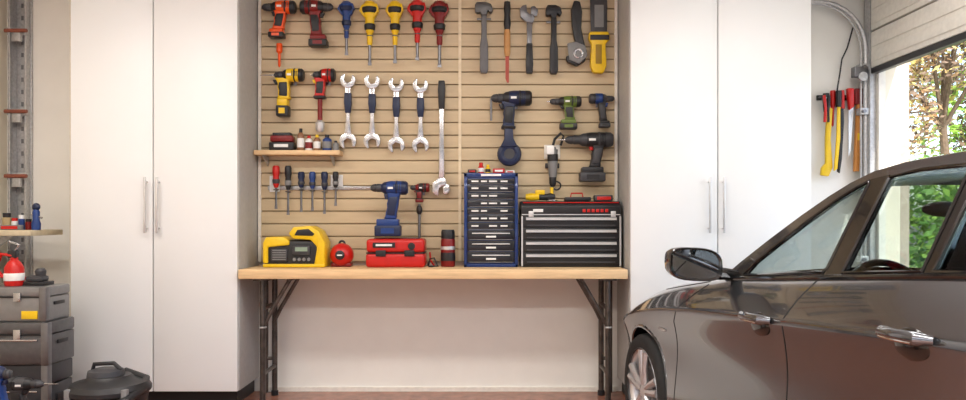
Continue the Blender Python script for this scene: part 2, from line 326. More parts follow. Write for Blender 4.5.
def bottle(name,x,yb,w,h,m,cap,d=DW,yc=-9,lab=None):
    b=B(name,d); r=w/2
    b.lathe([(0,0),(r*.9,0),(r,h*.04),(r,h*.66),(r*.8,h*.75),(r*.4,h*.82),(r*.4,h*.86)],q(x,yb,yc),(0,0,1),m); b.lathe([(r*.45,h*.82),(r*.5,h*.83),(r*.45,h),(0,h)],q(x,yb,yc),(0,0,1),cap)
    if lab: b.lathe([(r*1.02,h*.15),(r*1.03,h*.16),(r*1.03,h*.55),(r*1.02,h*.56)],q(x,yb,yc),(0,0,1),lab)
    b.done()
bottle('glue_bottle',303,151.7,7,22,mat('bottle_amber',(.25,.12,.06),.3),BLK,lab=WHT)
bottle('oil_bottle',311,151.7,7,15,WHT,RED,lab=DRED)
bottle('glue_bottle',319,151.7,7,16,mat('bottle_amber',(.25,.12,.06),.3),YEL,lab=WHT)
bottle('spray_bottle',329,151.7,9,16,BLU,BLK,lab=GRY)
bottle('oil_bottle',337.5,151.7,6,10,GRY,BLK)
# ------------------------------------------------ bench items
def yb(d): return 219+(H-BT-.0005)*F/d
d=5.0; y0=yb(d)
b=B('battery_charger',d)
b.bb(268-483,327-483,-13,14,219-y0,219-(y0-27),BLK,3.5,3)
b.prism(qp([(267,y0-4),(267,y0-24),(270,y0-30),(288,y0-30),(293,y0-26),(293,y0-22),(272,y0-20),(272,y0-4)]),-15,14,YEL,1.4)
b.prism(qp([(317,y0-1),(320,y0-20),(314,y0-27),(297,y0-28),(292,y0-33),(297,y0-40),(313,y0-41),(322,y0-36),(328,y0-24),(328,y0-1)]),-15,14,YEL,1.6)
b.prism(qp([(298,y0-31.5),(301,y0-37),(312,y0-38),(318,y0-33),(316,y0-31)]),-15.6,14.5,BLK,.5)
b.bb(267-483,328-483,-15.4,12,219-y0+.1,219-y0+3.5,YEL,1.2)
b.bb(275-483,291-483,-14.6,-12,219-y0+6,219-y0+18,DGR,1); 
for k in range(5): b.box(q(283,y0-8-2.2*k,-14.8),(13,.6,.9),GRY)
b.box(q(305,y0-17,-14),(17,3,9),DGR,.8); b.box(q(305,y0-18,-15.7),(12,.6,4),mat('lcd_green',(.25,.33,.25),.2))
for k in range(4): b.cyl(q(298+4.7*k,y0-8,-12.5),q(298+4.7*k,y0-8,-15),1.6,GRY)
b.done()
b=B('tape_measure',d); b.lathe([(0,0),(6,.6),(9.5,3),(11.4,7),(11.7,11),(11,15),(8,19),(4,21),(0,21.5)],q(342,y0-11.8,10),(0,-1,0),RED,n=36); b.bb(332-483,352-483,-6,7,219-y0,219-(y0-4),DRED,1.2)
b.torus(q(342,y0-12,-7),7.6,1.0,DRED); b.lathe([(4.6,0),(4.6,1),(3,1.6),(0,1.8)],q(342,y0-12,-10.6),(0,-1,0),BLK,n=28); b.box(q(342,y0-12,-12.6),(5,.6,1.2),WHT)
b.torus(q(342,y0-23,0),2.6,1.1,BLK); b.done()
b=B('red_tool_case',d)
b.bb(368-483,426-483,-16,16,219-y0,219-(y0-14),RED,3,3); b.bb(368.5-483,425.5-483,-15.5,15.5,219-(y0-14.5),219-(y0-28),RED,3,3)
b.box(q(397,y0-14.2,0),(57,31,1),BLK); b.box(q(383,y0-14,-16.5),(10,2,6),BLK,.6); b.box(q(411,y0-14,-16.5),(10,2,6),BLK,.6); b.box(q(386,y0-22,-16),(22,1,5),BLK,.3); b.box(q(386,y0-22,-16.6),(16,.5,2),WHT,.2); b.lathe([(3.5,0),(3.5,1.5),(0,2)],q(413,y0-21,-15),(0,-1,0),BLK)
b.bb(374-483,420-483,-3,3,219-(y0-27.5),219-(y0-29.2),BLK,.8)
b.done()
b=B('aerosol_can',d); o=q(448,y0,0)
b.lathe([(0,0),(6.6,0),(7.2,1),(7.2,26),(6.6,28),(5,30),(5,31)],o,(0,0,1),DRED,n=28); b.lathe([(7.3,6),(7.35,6.2),(7.35,14),(7.3,14.2)],o,(0,0,1),BLK,n=28); b.lathe([(7.3,17),(7.35,17.2),(7.35,20),(7.3,20.4)],o,(0,0,1),SATIN,n=28)
b.lathe([(6.6,27.5),(6.9,29),(6.8,35),(6,37),(0,37)],o,(0,0,1),BLK,n=28); b.done()
b=B('extension_cable',4.97); y1=yb(4.97); b.tube([q(428,y1-1,0),q(430,y1-8,0),q(434,y1-9,0),q(438,y1-1,-2),q(433,y1-1,-6),q(429,y1-1,-4)],.9,BLK); b.tube([q(429,y1-14,12),q(430,y1-6,8),q(434,y1-1,4)],.9,RED); b.done()
# blue chest
d=4.95; y0=yb(d)
b=B('blue_tool_chest',d)
X0,X1,T=464,518,y0-94
b.bb(X0-483,X1-483,0,30,219-y0,219-T,BLUM,1.2)
b.bb(X0-483,X0-480,-1.5,0,219-y0,219-T,BLUM,.4); b.bb(X1-486,X1-483,-1.5,0,219-y0,219-T,BLUM,.4); b.bb(X0-483,X1-483,-1.5,0,219-T-4,219-T,BLUM,.4); b.bb(X0-483,X1-483,-1.5,0,219-y0,219-y0+3,BLUM,.4)
yy=T+5.5; hs=[7,8,8,8,8,8,8,11,12,12]
tot=sum(hs); k=(y0-4-yy)/tot
NDR=mat('navy_drawer',srgb(12,15,26),.35,coat=.3)
for i,h in enumerate(hs):
    hh=h*k
    b.bb(X0-479.5,X1-486.5,-1.4,.5,219-yy-hh+1,219-yy,NDR,.4)
    if i<7:
        for j,(cx,ww) in enumerate(((475,7),(484,6),(493,8),(504,7))):
            if (i*3+j)%5!=4: b.box(q(cx,yy+hh*.42,-1.7),(ww,.6,1.5),WHT)
    else: b.box(q(491,yy+hh*.3,-2),(38,1,1.2),SATIN,.3); b.box(q(491,yy+hh*.62,-1.7),(10,.6,1.8),WHT)
    b.box(q(491,yy+hh-1.1,-1.9),(43,1,.5),GRY)
    yy+=hh
b.box(q(491,T+2,-1.7),(20,.6,2.0),WHT); b.done()
topz=T-.3
def onchest(name,x,w,h,m,m2,kind):
    b=B(name,d)
    if kind=='box': b.bb(x-w/2-483,x+w/2-483,8,18,219-topz,219-topz+h,m,.8); b.bb(x-w/3-483,x+w/3-483,7.4,8,219-topz+h*.3,219-topz+h*.7,m2)
    else:
        b.lathe([(0,0),(w/2,0),(w/2,h*.6),(w/3,h*.7),(w/3,h),(0,h)],q(x,topz,12),(0,0,1),m); b.lathe([(w/2+.1,h*.15),(w/2+.2,h*.2),(w/2+.1,h*.5)],q(x,topz,12),(0,0,1),m2)
    b.done()
onchest('screw_box',472,9,4,BLK,RED,'box'); onchest('paint_bottle',481,6,11,RED,WHT,'b'); onchest('oil_bottle',488,5,9,YEL,BLK,'b'); onchest('screw_box',499,12,5,RED,WHT,'box'); onchest('screw_box',510.5,9,3,WHT,RED,'box')
# black chest
b=B('black_tool_chest',d)
X0,X1,T=521,621,y0-66
b.bb(X0-483,X1-483,0,30,219-y0,219-T-14,BLK,1)
b.prism([(30,219-T-14),(30,219-T),(4,219-T),(-1,219-T-5),(-1,219-T-14)],X0-483,X1-483,BLK,.8,axis='X')
b.box(q(571,T+13.5,-1.4),(98,.8,1.0),SATIN)
for j,(cx,ww) in enumerate(((584,3),(588.5,3),(593,3),(597.5,3),(602,3),(606.5,3))): b.box(q(cx,T+9.5,-1.3),(ww,.6,3.2),RED,.1)
b.box(q(538,T+9.5,-1.3),(10,.6,3),WHT,.1); b.box(q(571,T+1.5,1.5),(96,.6,.9),RED,rot=('X',-.7))
for x in (531,613): b.box(q(x,T+13,-1.8),(5,1.4,6),SATIN,.4)
yy=T+15; hh=(y0-2-yy)/4
for i in range(4):
    a,c=X0+2,X1-2
    b.bb(a-483,c-483,-1.4,.5,219-yy-hh+1.4,219-yy,BLK,.4)
    b.prism([(-1.2,219-yy-1),(-3.6,219-yy-1.6),(-3.6,219-yy-4),(-3,219-yy-4),(-1.2,219-yy-2.4)],a+3-483,c-3-483,SATIN,axis='X')
    b.box(q((a+c)/2,yy+hh-3,-1.8),(c-a-8,.8,1.4),DGR)
    yy+=hh
for x in (X0+1,X1-1): b.box(q(x,y0-26,-1.6),(1.6,1,50),SATIN)
b.done()
topz=T-.3
b=B('angle_grinder',d); b.lathe([(0,0),(3,.5),(4,6),(3.6,12),(3,16)],q(526,topz-4.2,14),(1,0,0),YEL); b.lathe([(3.4,14),(3.4,22),(4.2,26),(3,30),(0,31)],q(526,topz-4.2,14),(1,0,0),BLK); b.lathe([(0,0),(6,0),(6,.8),(0,.8)],q(553,topz-.4,14),(0,0,1),STL,n=24)
b.cyl(q(553,topz-2,14),q(553,topz-14,14),1.8,YEL); b.box(q(541,topz-9,14),(10,5,5),YEL,1); b.done()
b=B('socket_case',d); b.bb(566-483,592-483,6,22,219-topz,219-topz+4,BLK,.8); b.tube([q(572,topz-3,14),q(573,topz-8,14),q(584,topz-8,14),q(585,topz-3,14)],.8,RED); b.done()
b=B('drill_bit_case',d); b.bb(596-483,614-483,6,20,219-topz,219-topz+6,DGR,.8); b.bb(598-483,612-483,5.6,7,219-topz+1,219-topz+4.5,RED,.3); b.done()
b=B('wall_outlet',DW); b.box(q(552,152,-1),(16,2,14),TRIM,.6); b.box(q(549,152,-2.2),(3,.6,5),DGR); b.box(q(556,152,-2.2),(3,.6,5),DGR); b.done()
# ------------------------------------------------ right wall-back corner tools
d=5.2
b=B('tool_rack',d); b.box(q(839,98,-1.5),(46,3,5),BLK,.6); b.box(q(839,98,-4.2),(44,2.4,1.4),DST,.3)
b.done()
b=B('pry_bar',d); b.prism(qp([(823,108),(828,110),(826,140),(828,168),(824,177),(816,176),(817,168),(821,164),(821,140)]),-11,-7,YEL,1); b.lathe([(3,0),(3.4,3),(3,12),(2.4,18)],q(822,95,-9),(0,0,-1),BLK); b.cyl(q(823,99,-8),q(823,99,-5),1,DST); b.done()
b=B('utility_knife',d); b.lathe([(2.4,0),(2.8,3),(2.4,14),(1.2,18),(1,34),(0,36)],q(829,92,-8),(0,0,-1),RED); b.done()
b=B('wrecking_bar',d); b.prism(qp([(831,104),(834,104),(834,140),(831,170),(827.5,172),(830,140)]),-14,-12,YEL,.6); b.lathe([(2.6,0),(3,3),(2.6,16)],q(832.5,93,-13),(0,0,-1),BLK); b.cyl(q(832.5,99,-12),q(832.5,99,-5),1,DST); b.done()
b=B('wrecking_bar',d); b.prism(qp([(836,92),(839,92),(839.5,124),(837.5,160),(835.5,174),(833,172),(835.5,124)]),-10,-7,BLK,.8); b.lathe([(2.6,0),(2.8,18)],q(837.5,92,-8.5),(0,0,-1),RED); b.done()
b=B('hand_saw',d); b.prism(qp([(842,90),(848.5,90),(849,108),(844,112)]),-12,-6.5,RED,1.2); b.prism(qp([(844,110),(849,108),(846,152),(844,158)]),-9.5,-8.5,SATIN); b.done()
b=B('spirit_level',d); b.prism(qp([(852,106),(857,106),(854,172),(849,172)]),-11,-7,mat('wood_level',srgb(196,130,62),.5),.6); b.box(q(854,98,-9),(8,4,16),DRED,1); b.box(q(853,138,-11.4),(2,.6,7),YEL); b.done()
b=B('pliers',d); b.prism(qp([(816,98),(819,97),(820.5,110),(820,124),(817,124),(818,110)]),-15,-13,RED,.6); b.prism(qp([(822,97),(824,98),(823,110),(823,124),(821,124),(821,110)]),-15,-13,BLK,.5); b.cyl(q(820,100,-14),q(820,100,-5),.8,DST); b.done()
b=B('power_cable',d); b.tube([q(852,28,-2),q(846,48,-3),q(840,60,-4),q(838,74,-4),q(836,86,-4),q(836,93,-2)],.7,BLK); b.done()
# ------------------------------------------------ garage door right
DOOR=mat('garage_door_white',srgb(234,230,220),.45)
b=B('door_1')
for k in range(3):
    z0=2.2+k*.25
    b.bb(2.60,2.64,-.5,5.03,z0+.006,z0+.244,DOOR,.006)
    b.bb(2.592,2.60,-.48,5.01,z0+.04,z0+.11,DOOR,.006); b.bb(2.592,2.60,-.48,5.01,z0+.14,z0+.21,DOOR,.006)
b.bb(2.60,2.645,-.5,5.03,2.165,2.205,BLK,.006); b.done()
b=B('trim_2'); 
b.bb(2.655,2.70,5.03,5.09,0,2.3,DOOR); b.bb(2.655,2.70,-.6,5.03,2.22,2.31,mat('header_brown',srgb(150,134,116),.6)); b.done()
b=B('garage_door_track')
pts=[(2.60,5.10,.05),(2.60,5.10,2.35)]+[(2.60-.32*(1-math.cos(a)),5.10,2.35+.32*math.sin(a)) for a in [math.pi/2*i/8 for i in range(1,9)]]+[(2.12,5.10,2.68)]
b.tube(pts,.016,GAL,8); b.tube([(p[0]-.03,p[1],p[2]-(.0 if i<2 else .012)) for i,p in enumerate(pts)],.007,GAL,6)
b.bb(2.61,2.655,5.06,5.14,.05,2.75,GAL,.003)
for z in (.4,.9,1.4,1.9,2.2): b.bb(2.55,2.65,5.07,5.13,z,z+.045,GAL,.003); b.cyl((2.57,5.07,z+.02),(2.57,5.045,z+.02),.012,DST)
b.tube([(2.52,5.06,2.74),(2.52,4.0,2.74)],.012,DST); b.lathe([(.05,0),(.05,.02),(.035,.03),(.035,.07),(.05,.08),(.05,.1)],(2.52,5.0,2.74),(0,-1,0),DST)
b.bb(2.50,2.59,5.04,5.10,2.15,2.22,DST,.006); b.lathe([(.03,0),(.03,.02)],(2.55,5.045,2.15),(0,-1,0),GAL)
b.done()
# ------------------------------------------------ left
b=B('shelving_upright')
Xc=(21-483)*5.15/750
b.bb(Xc-.055,Xc+.055,5.18,5.199,.0,CZ,GAL,.002); b.bb(Xc-.06,Xc-.045,5.10,5.18,0,CZ,GAL,.002); b.bb(Xc+.03,Xc+.045,5.13,5.18,0,CZ,GAL,.002)
z=.1
while z<CZ-.1:
    b.bb(Xc-.015,Xc+.0,5.176,5.181,z,z+.03,DST); z+=.085
for z in (2.45,1.9,1.46):
    b.bb(Xc-.08,Xc+.05,5.12,5.18,z,z+.05,GAL,.006); b.cyl((Xc-.08,5.1,z+.025),(Xc+.07,5.1,z+.025),.013,mat('rust_red',srgb(140,80,62),.6)); b.bb(Xc-.03,Xc+.03,5.09,5.12,z-.05,z+.01,GAL,.004)
b.done()
b=B('hanging_cable'); b.tube([(XL+.01,5.0,2.9),(XL+.02,4.98,2.3),(XL+.01,5.0,1.7),(XL+.015,5.0,1.3)],.008,BLK); b.done()
d=4.7; zs=H-(230-219)*d/750
b=B('side_shelf'); b.bb(XL,(38-483)*d/750,4.62,4.98,zs-.035,zs,mat('shelf_board',srgb(205,190,160),.5),.004); b.prism([(XL,zs-.035),(XL+.3,zs-.035),(XL,zs-.25)],4.8,4.82,GAL); b.done()
ys=219+(H-zs-.0005)*F/d
b=B('bar_clamp',d); b.lathe([(0,0),(4,0),(4.4,6),(3.2,10),(3.4,18),(2,21),(0,21)],q(35,ys,2),(0,0,1),BLU); b.sph(q(35,ys-23,2),(4,3,4),NAV); b.cyl(q(30,ys-16,2),q(41,ys-12,2),1,STL); b.done()
for x,w,h,m,m2 in ((3,8,17,mat('tan_box',srgb(170,150,110),.6),BLK),(11,6,12,WHT,RED),(18,6,15,BLU,WHT),(25,6,11,DRED,BLK)):
    b=B('parts_jar',d); b.lathe([(0,0),(w/2,0),(w/2,h*.7),(w*.4,h*.75)],q(x,ys,6),(0,0,1),m); b.lathe([(w*.45,h*.74),(w*.46,h),(0,h)],q(x,ys,6),(0,0,1),m2); b.done()
b=B('parts_box',d); b.bb(5-483,25-483,-9,-2,219-ys,219-ys+5,GRY,.5); b.bb(7-483,23-483,-9.5,-9,219-ys+1,219-ys+4,RED); b.done()
TBX=mat('toolbox_gunmetal',(.12,.12,.125),.32,.7,.1); TBD=mat('toolbox_dark',(.045,.045,.05),.38,.4)
def zz(y,d): return H-(y-219)*d/F
def xx(x,d): return (x-483)*d/F
def toolbox(name,x0,x1,y0,y1,zb,zt,m,draw=2):
    b=B(name); h=zt-zb
    b.bb(x0,x1,y0,y1,zb,zt-h*.3,m,.008); b.bb(x0-.004,x1+.004,y0-.004,y1,zt-h*.29,zt,m,.012)
    b.bb(x0-.001,x1+.001,y0-.006,y0,zt-h*.31,zt-h*.28,BLK)
    for k in range(draw):
        a=zb+h*.05+(h*.62)*k/draw; c=zb+h*.05+(h*.62)*(k+1)/draw-.006
        b.bb(x0+.02,x1-.02,y0-.008,y0,a,c,m,.003); b.bb(x0+.05,x1-.05,y0-.018,y0-.006,c-.018,c-.008,STL,.002)
    for xk in (x0+(x1-x0)*.25,x1-(x1-x0)*.25): b.bb(xk-.02,xk+.02,y0-.016,y0-.003,zt-h*.42,zt-h*.16,STL,.003)
    b.bb(x1-.035,x1+.006,y0-.01,y0+.03,zb,zt,DST,.004)
    ym=(y0+y1)/2; b.bb(x1,x1+.012,ym-.05,ym+.05,zt-h*.55,zt-h*.45,BLK,.004)
    return b.done()
D=4.15; DB=4.40
XT0=-3.05
toolbox('rolling_tool_cabinet',XT0,xx(48,D),D,DB,.0,zz(365,D),TBD,2)
toolbox('metal_toolbox',XT0,xx(50,D),D-.02,DB,zz(365,D)+.001,zz(322,D),TBX,1)
toolbox('metal_toolbox',XT0+.02,xx(46,D),D,DB-.01,zz(322,D)+.001,zz(287,D),mat('toolbox_silver',(.25,.25,.25),.35,.6),0)
zt=zz(287,D)
b=B('label_plate'); b.bb(xx(22,D),xx(38,D),D-.008,D-.0,zz(319,D),zz(311,D),YEL,.001); b.done()
b=B('blowtorch'); x=xx(12,4.2)
b.lathe([(0,0),(.045,0),(.05,.01),(.05,.1),(.035,.13),(.02,.145),(.02,.16)],(x,4.22,zt+.001),(0,0,1),RED,24); b.lathe([(.051,.03),(.052,.032),(.052,.07),(.051,.072)],(x,4.22,zt+.001),(0,0,1),WHT,24)
b.bb(x-.03,x+.02,4.2,4.24,zt+.155,zt+.2,BLK,.008); b.tube([(x,4.22,zt+.19),(x+.03,4.22,zt+.23),(x-.03,4.22,zt+.25)],.008,STL); b.tube([(x-.05,4.2,zt+.05),(x-.09,4.2,zt+.1),(x-.06,4.2,zt+.18),(x,4.21,zt+.17)],.01,RED); b.done()
b=B('orbital_sander'); x=xx(36,4.25); b.bb(x-.065,x+.065,4.22,4.32,zt+.001,zt+.022,BLK,.004); b.bb(x-.055,x+.045,4.23,4.31,zt+.02,zt+.055,DGR,.015); b.lathe([(.025,0),(.03,.03),(.02,.045),(0,.047)],(x+.015,4.27,zt+.05),(0,0,1),DGR); b.bb(x-.06,x-.03,4.24,4.30,zt+.03,zt+.05,RED,.006); b.done()
b=B('shop_vacuum'); c=(-1.91,3.84); k=.05
b.lathe([(0,0),(.165,0),(.175,.02),(.18,.22),(.185,.25),(.175,.26)],(c[0],c[1],k),(0,0,1),BLK,32)
b.lathe([(.188,.255),(.198,.265),(.198,.285),(.18,.31),(.12,.325),(.1,.345),(0,.35)],(c[0],c[1],k),(0,0,1),BLK,32)
b.lathe([(.09,.34),(.085,.37),(.05,.38),(0,.38)],(c[0]-.02,c[1],k),(0,0,1),DGR,24)
b.tube([(c[0]-.10,c[1],k+.33),(c[0]-.08,c[1],k+.40),(c[0]+.02,c[1],k+.405),(c[0]+.06,c[1],k+.37)],.011,BLK)
b.tube([(c[0]-.04,c[1]-.19,.22),(c[0]+.06,c[1]-.22,.27),(c[0]+.16,c[1]-.16,.3),(c[0]+.18,c[1]-.02,.33),(c[0]+.15,c[1]+.08,.36),(c[0]+.02,c[1]+.12,.39)],.02,BLK,12)
for a in range(4):
    an=a*math.pi/2+.7; X=c[0]+.16*math.cos(an); Y=c[1]+.16*math.sin(an); b.bb(X-.025,X+.025,Y-.025,Y+.025,.03,.08,DGR,.006); b.lathe([(.025,-.012),(.025,.012)],(X,Y,.026),(1,0,0),GRY)
for kk in (-1,1): b.bb(c[0]+kk*.14-.015,c[0]+kk*.14+.015,c[1]-.15,c[1]-.12,.27,.35,GRY,.004)
b.done()
drill('demolition_drill',4,44,384,7,DGR,BLK,(20,412),12,(26,10),14,d=3.85,yc=0,peg=False)
b=B('tool_bin'); b.bb(xx(-30,3.85),xx(62,3.85),3.72,4.0,0.001,.10,BLK,.01); b.done()
drill('power_drill',-12,12,374,8,BLU,NAV,(0,402),12,(26,17),0,d=3.6,yc=0,peg=False)
# ------------------------------------------------ CAR
PAINT=mat('car_paint_grey',(.15,.158,.172),.16,.88,.02,200,coat=1.0); GAP=mat('panel_gap',(.004,.004,.004),.6); RUB=mat('tyre_rubber',(.015,.015,.015),.75,0,.1,60,.1)
GLS=mat('car_glass',(.68,.74,.72),.0,0,.0,trans=1.0,ior=1.2); TRB=mat('gloss_black_trim',(.008,.008,.008),.15,coat=.6); ALY=mat('alloy_rim',(.6,.6,.61),.32,.7); CHR=mat('chrome',(.7,.7,.7),.1,1.0)
MIR=mat('mirror_glass',(.22,.24,.25),.03,1.0,.0)
INT=mat('car_interior',(.035,.035,.035),.7); SEAT=mat('seat_leather',(.06,.057,.055),.5)
carE=bpy.data.objects.new('car',None); sc.collection.objects.link(carE); carE.location=(.816,3.9,0); carE.rotation_euler=(0,0,math.atan2(-.992,.129))
def interp(x,T):
    if x<=T[0][0]: return T[0][1]
    for (a,va),(c,vc) in zip(T,T[1:]):
        if x<=c:
            f=(x-a)/(c-a); return va+(vc-va)*f
    return T[-1][1]
ZT=[(-.7,.50),(-.66,.57),(-.58,.635),(-.45,.69),(-.3,.74),(-.1,.80),(.15,.86),(.45,.905),(.72,.935),(1.1,.965),(1.47,.998),(2.04,1.045),(2.5,1.065),(2.9,1.06),(3.1,1.02),(3.22,.93)]
WI=[(-.7,.40),(-.66,.22),(-.58,.12),(-.45,.055),(-.3,.02),(-.1,.0),(.15,0),(2.5,0),(2.9,.03),(3.1,.10),(3.18,.2),(3.22,.4)]
zt_=lambda t:interp(t,ZT); wi_=lambda t:interp(t,WI)
ts=[-.70,-.66,-.58,-.45,-.3,-.1,.15,.45,.72,.95,1.2,1.47,1.75,2.04,2.3,2.6,2.9,3.1,3.18,3.22]
FR=[(.40,.03),(.05,0),(.015,.10),(.010,.22),(.032,.52),(.026,.66),(-.006,.83),(.05,.925),(.12,1.0)]
NF=len(FR)
bm=bmesh.new(); cl=bm.edges.layers.float.new('crease_edge'); R=[]
for t in ts:
    Z=zt_(t); w0=wi_(t); zb=.17 if t>-.5 else .17+(-.5-t)*.2
    k=(.8-w0)/.8; L=[(w0+o*k,zb+f*(Z-zb)) for o,f in FR]
    L+=[(w0+.30*k,Z+.025),(w0+.55*k,Z+.042),(.8,Z+.05)]
    full=L+[(1.6-w,z) for w,z in L[-2::-1]]
    R.append([bm.verts.new((t,w,z)) for w,z in full])
n=len(R[0])
for i in range(len(R)-1):
    for j in range(n):
        j2=(j+1)%n
        if ts[i]>=.71 and ts[i+1]<=2.91 and NF-1<=j<n-NF: continue
        bm.faces.new((R[i][j],R[i+1][j],R[i+1][j2],R[i][j2]))
bm.faces.new(R[0]); bm.faces.new(R[-1][::-1])
for i in range(len(R)-1):
    for j,c in ((6,.75),(8,.5),(2,.3)):
        for jj in (j,n-1-j):
            e=bm.edges.get((R[i][jj],R[i+1][jj]))
            if e: e[cl]=c
bmesh.ops.recalc_face_normals(bm,faces=bm.faces)
me=bpy.data.meshes.new('tmp'); bm.to_mesh(me); bm.free()
to=bpy.data.objects.new('tmp',me); sc.collection.objects.link(to); md=to.modifiers.new('s','SUBSURF'); md.levels=3; md.render_levels=3
dg=bpy.context.evaluated_depsgraph_get(); ev=to.evaluated_get(dg); me2=bpy.data.meshes.new_from_object(ev); bpy.data.objects.remove(to)
bm=bmesh.new(); bm.from_mesh(me2)
BV=BVHTree.FromBMesh(bm)
def surf(t,z,off=0):
    h=BV.ray_cast(Vector((t,-1,z)),Vector((0,1,0)))
    return Vector((t,(h[0].y if h[0] else .05)-off,z))
WC=[(0,.295),(2.35,.295)]; RA=.34
dele=[v for v in bm.verts if (v.co.y<.42 or v.co.y>1.18) and v.co.z<.72 and any(math.hypot(v.co.x-a,v.co.z-c)<RA for a,c in WC)]
bmesh.ops.delete(bm,geom=dele,context='VERTS')
for v in bm.verts:
    if v.is_boundary:
        for a,c in WC:
            dd=math.hypot(v.co.x-a,v.co.z-c)
            if dd<RA+.09 and v.co.z<.75 and (v.co.y<.42 or v.co.y>1.18) and dd>0:
                v.co.x=a+(v.co.x-a)*RA/dd; v.co.z=c+(v.co.z-c)*RA/dd
for f in bm.faces: f.smooth=True
bm.to_mesh(me2); bm.free(); me2.name='car_body'; me2.materials.clear(); me2.materials.append(PAINT)
ob=bpy.data.objects.new('body',me2); sc.collection.objects.link(ob); ob.parent=carE
b=B('arches')
for side in (0,1):
    for a,c in WC:
        pts=[]
        for i in range(25):
            an=math.radians(-22+224*i/24); x=a+RA*math.cos(an); z=c+RA*math.sin(an)
            if z<.18: continue
            p=surf(x+(.012 if x>a else -.012),z+.02,.0); w=p.y+.006
            pts.append((x,w if side==0 else 1.6-w,z))
        b.tube(pts,.011,PAINT,8)
        y0_,y1_=(.04,.40) if side==0 else (1.2,1.56)
        tb=bmesh.new(); prev=None
        for i in range(21):
            an=math.radians(-25+230*i/20); A=tb.verts.new((a+.347*math.cos(an),y0_,c+.347*math.sin(an))); C=tb.verts.new((a+.347*math.cos(an),y1_,c+.347*math.sin(an)))
            if prev: tb.faces.new((prev[0],prev[1],C,A))
            prev=(A,C)
        b.add(tb,GAP)
        yw=.40 if side==0 else 1.2
        b.cyl((a,yw,c),(a,yw+.01,c),.345,GAP)
b.done(carE,False)
def wheel(t,side):
    b=B('wheel'); y=.012 if side==0 else 1.588; s=1 if side==0 else -1
    b.lathe([(.218,.0),(.23,-.004),(.26,-.010),(.282,-.002),(.295,.015),(.298,.04),(.298,.13),(.29,.155),(.27,.175),(.21,.18)],(t,y,.298),(0,s,0),RUB,48,False)
    for k in (.04,.07,.1,.13): b.lathe([(.2982,k),(.2988,k+.001),(.2988,k+.004),(.2982,k+.005)],(t,y,.298),(0,s,0),GAP,48,False)
    b.lathe([(.222,-.004),(.224,.004),(.212,.01),(.2,.03),(.195,.16),(.2,.175)],(t,y,.298),(0,s,0),ALY,48,False)
    b.lathe([(0,.06),(.13,.06),(.13,.07),(0,.07)],(t,y,.298),(0,s,0),DST,32)
    b.lathe([(0,-.002),(.03,0),(.045,.012),(.05,.04)],(t,y,.298),(0,s,0),ALY,24)
    for i in range(5):
        for dl in (-.15,.15):
            an=2*math.pi*i/5+.3
            p0=Vector((t+.035*math.cos(an+dl*2),y+s*.014,.298+.035*math.sin(an+dl*2))); p1=Vector((t+.21*math.cos(an+dl),y+s*.010,.298+.21*math.sin(an+dl)))
            b.tube([p0,(p0+p1)/2-Vector((0,s*.006,0)),p1],[.018,.017,.022],ALY,8)
    b.done(carE,False)
for t in (0,2.35):
    for s_ in (0,1): wheel(t,s_)
b=B('door_lines')
def line(pts,r=.0035,m=GAP): b.tube([surf(t,z,-.0015) for t,z in pts],r,m,6)
def dens(p0,p1,n=14): return [(p0[0]+(p1[0]-p0[0])*i/n,p0[1]+(p1[1]-p0[1])*i/n) for i in range(n+1)]
line(dens((.42,.22),(.44,.7))+dens((.44,.72),(.62,.905),8))
line(dens((1.33,.2),(1.385,.55))+dens((1.385,.56),(1.43,.985)))
line([(1.98,.24),(1.985,.45),(2.02,.6),(2.1,.69),(2.2,.76)]+dens((2.205,.77),(2.27,1.03)))
line(dens((.42,.225),(1.96,.225),20))
line(dens((.1,.835),(.6,.915),10),.003)
line(dens((-.40,.68),(-.33,.52),6)); line(dens((-.33,.52),(-.3,.44),4))
b.done(carE,False)
b=B('door_handles')
for t,z in ((1.26,.832),(2.03,.888)):
    p=surf(t,z)
    b.sph((t+.0,p.y+.004,z-.010),(.066,.012,.042),TRB)
    b.tube([(t-.082,p.y-.002,z+.012),(t-.065,p.y-.028,z+.012),(t,p.y-.038,z+.013),(t+.06,p.y-.03,z+.013),(t+.082,p.y-.002,z+.012)],[.012,.018,.017,.018,.012],PAINT,12)
    b.tube([(t-.065,p.y-.04,z+.002),(t,p.y-.05,z+.003),(t+.058,p.y-.042,z+.003)],[.004,.004,.004],CHR,8)
b.box((.27,surf(.27,.66).y-.001,.66),(.09,.004,.012),CHR,.001)
b.done(carE,False)
def gw(t,z): return .125+(z-zt_(t))*.5
AP=[(.66,.925),(.80,1.02),(.95,1.115),(1.11,1.208),(1.24,1.275),(1.34,1.318),(1.45,1.352),(1.6,1.372),(1.82,1.382),(2.1,1.372),(2.35,1.335),(2.6,1.265),(2.8,1.17),(2.95,1.08),(3.0,1.055)]
belt=[(t,zt_(t)-.012) for t in (2.9,2.6,2.3,2.04,1.75,1.47,1.2,.95,.72)]
WF=[(.88,.968),(.92,1.015),(1.03,1.09),(1.16,1.172),(1.3,1.252),(1.40,1.298),(1.455,1.318),(1.46,1.31),(1.445,1.03),(1.43,1.015),(1.2,.995),(1.0,.973)]
WF=[(t,max(z,zt_(t)+.012)) for t,z in WF]
WR=[(1.54,1.022),(1.555,1.325),(1.7,1.342),(1.9,1.343),(1.905,1.335),(1.90,1.05),(1.7,1.033)]
WQ=[(1.945,1.055),(1.95,1.34),(2.12,1.33),(2.33,1.285),(2.5,1.21),(2.6,1.13),(2.58,1.085),(2.3,1.07)]
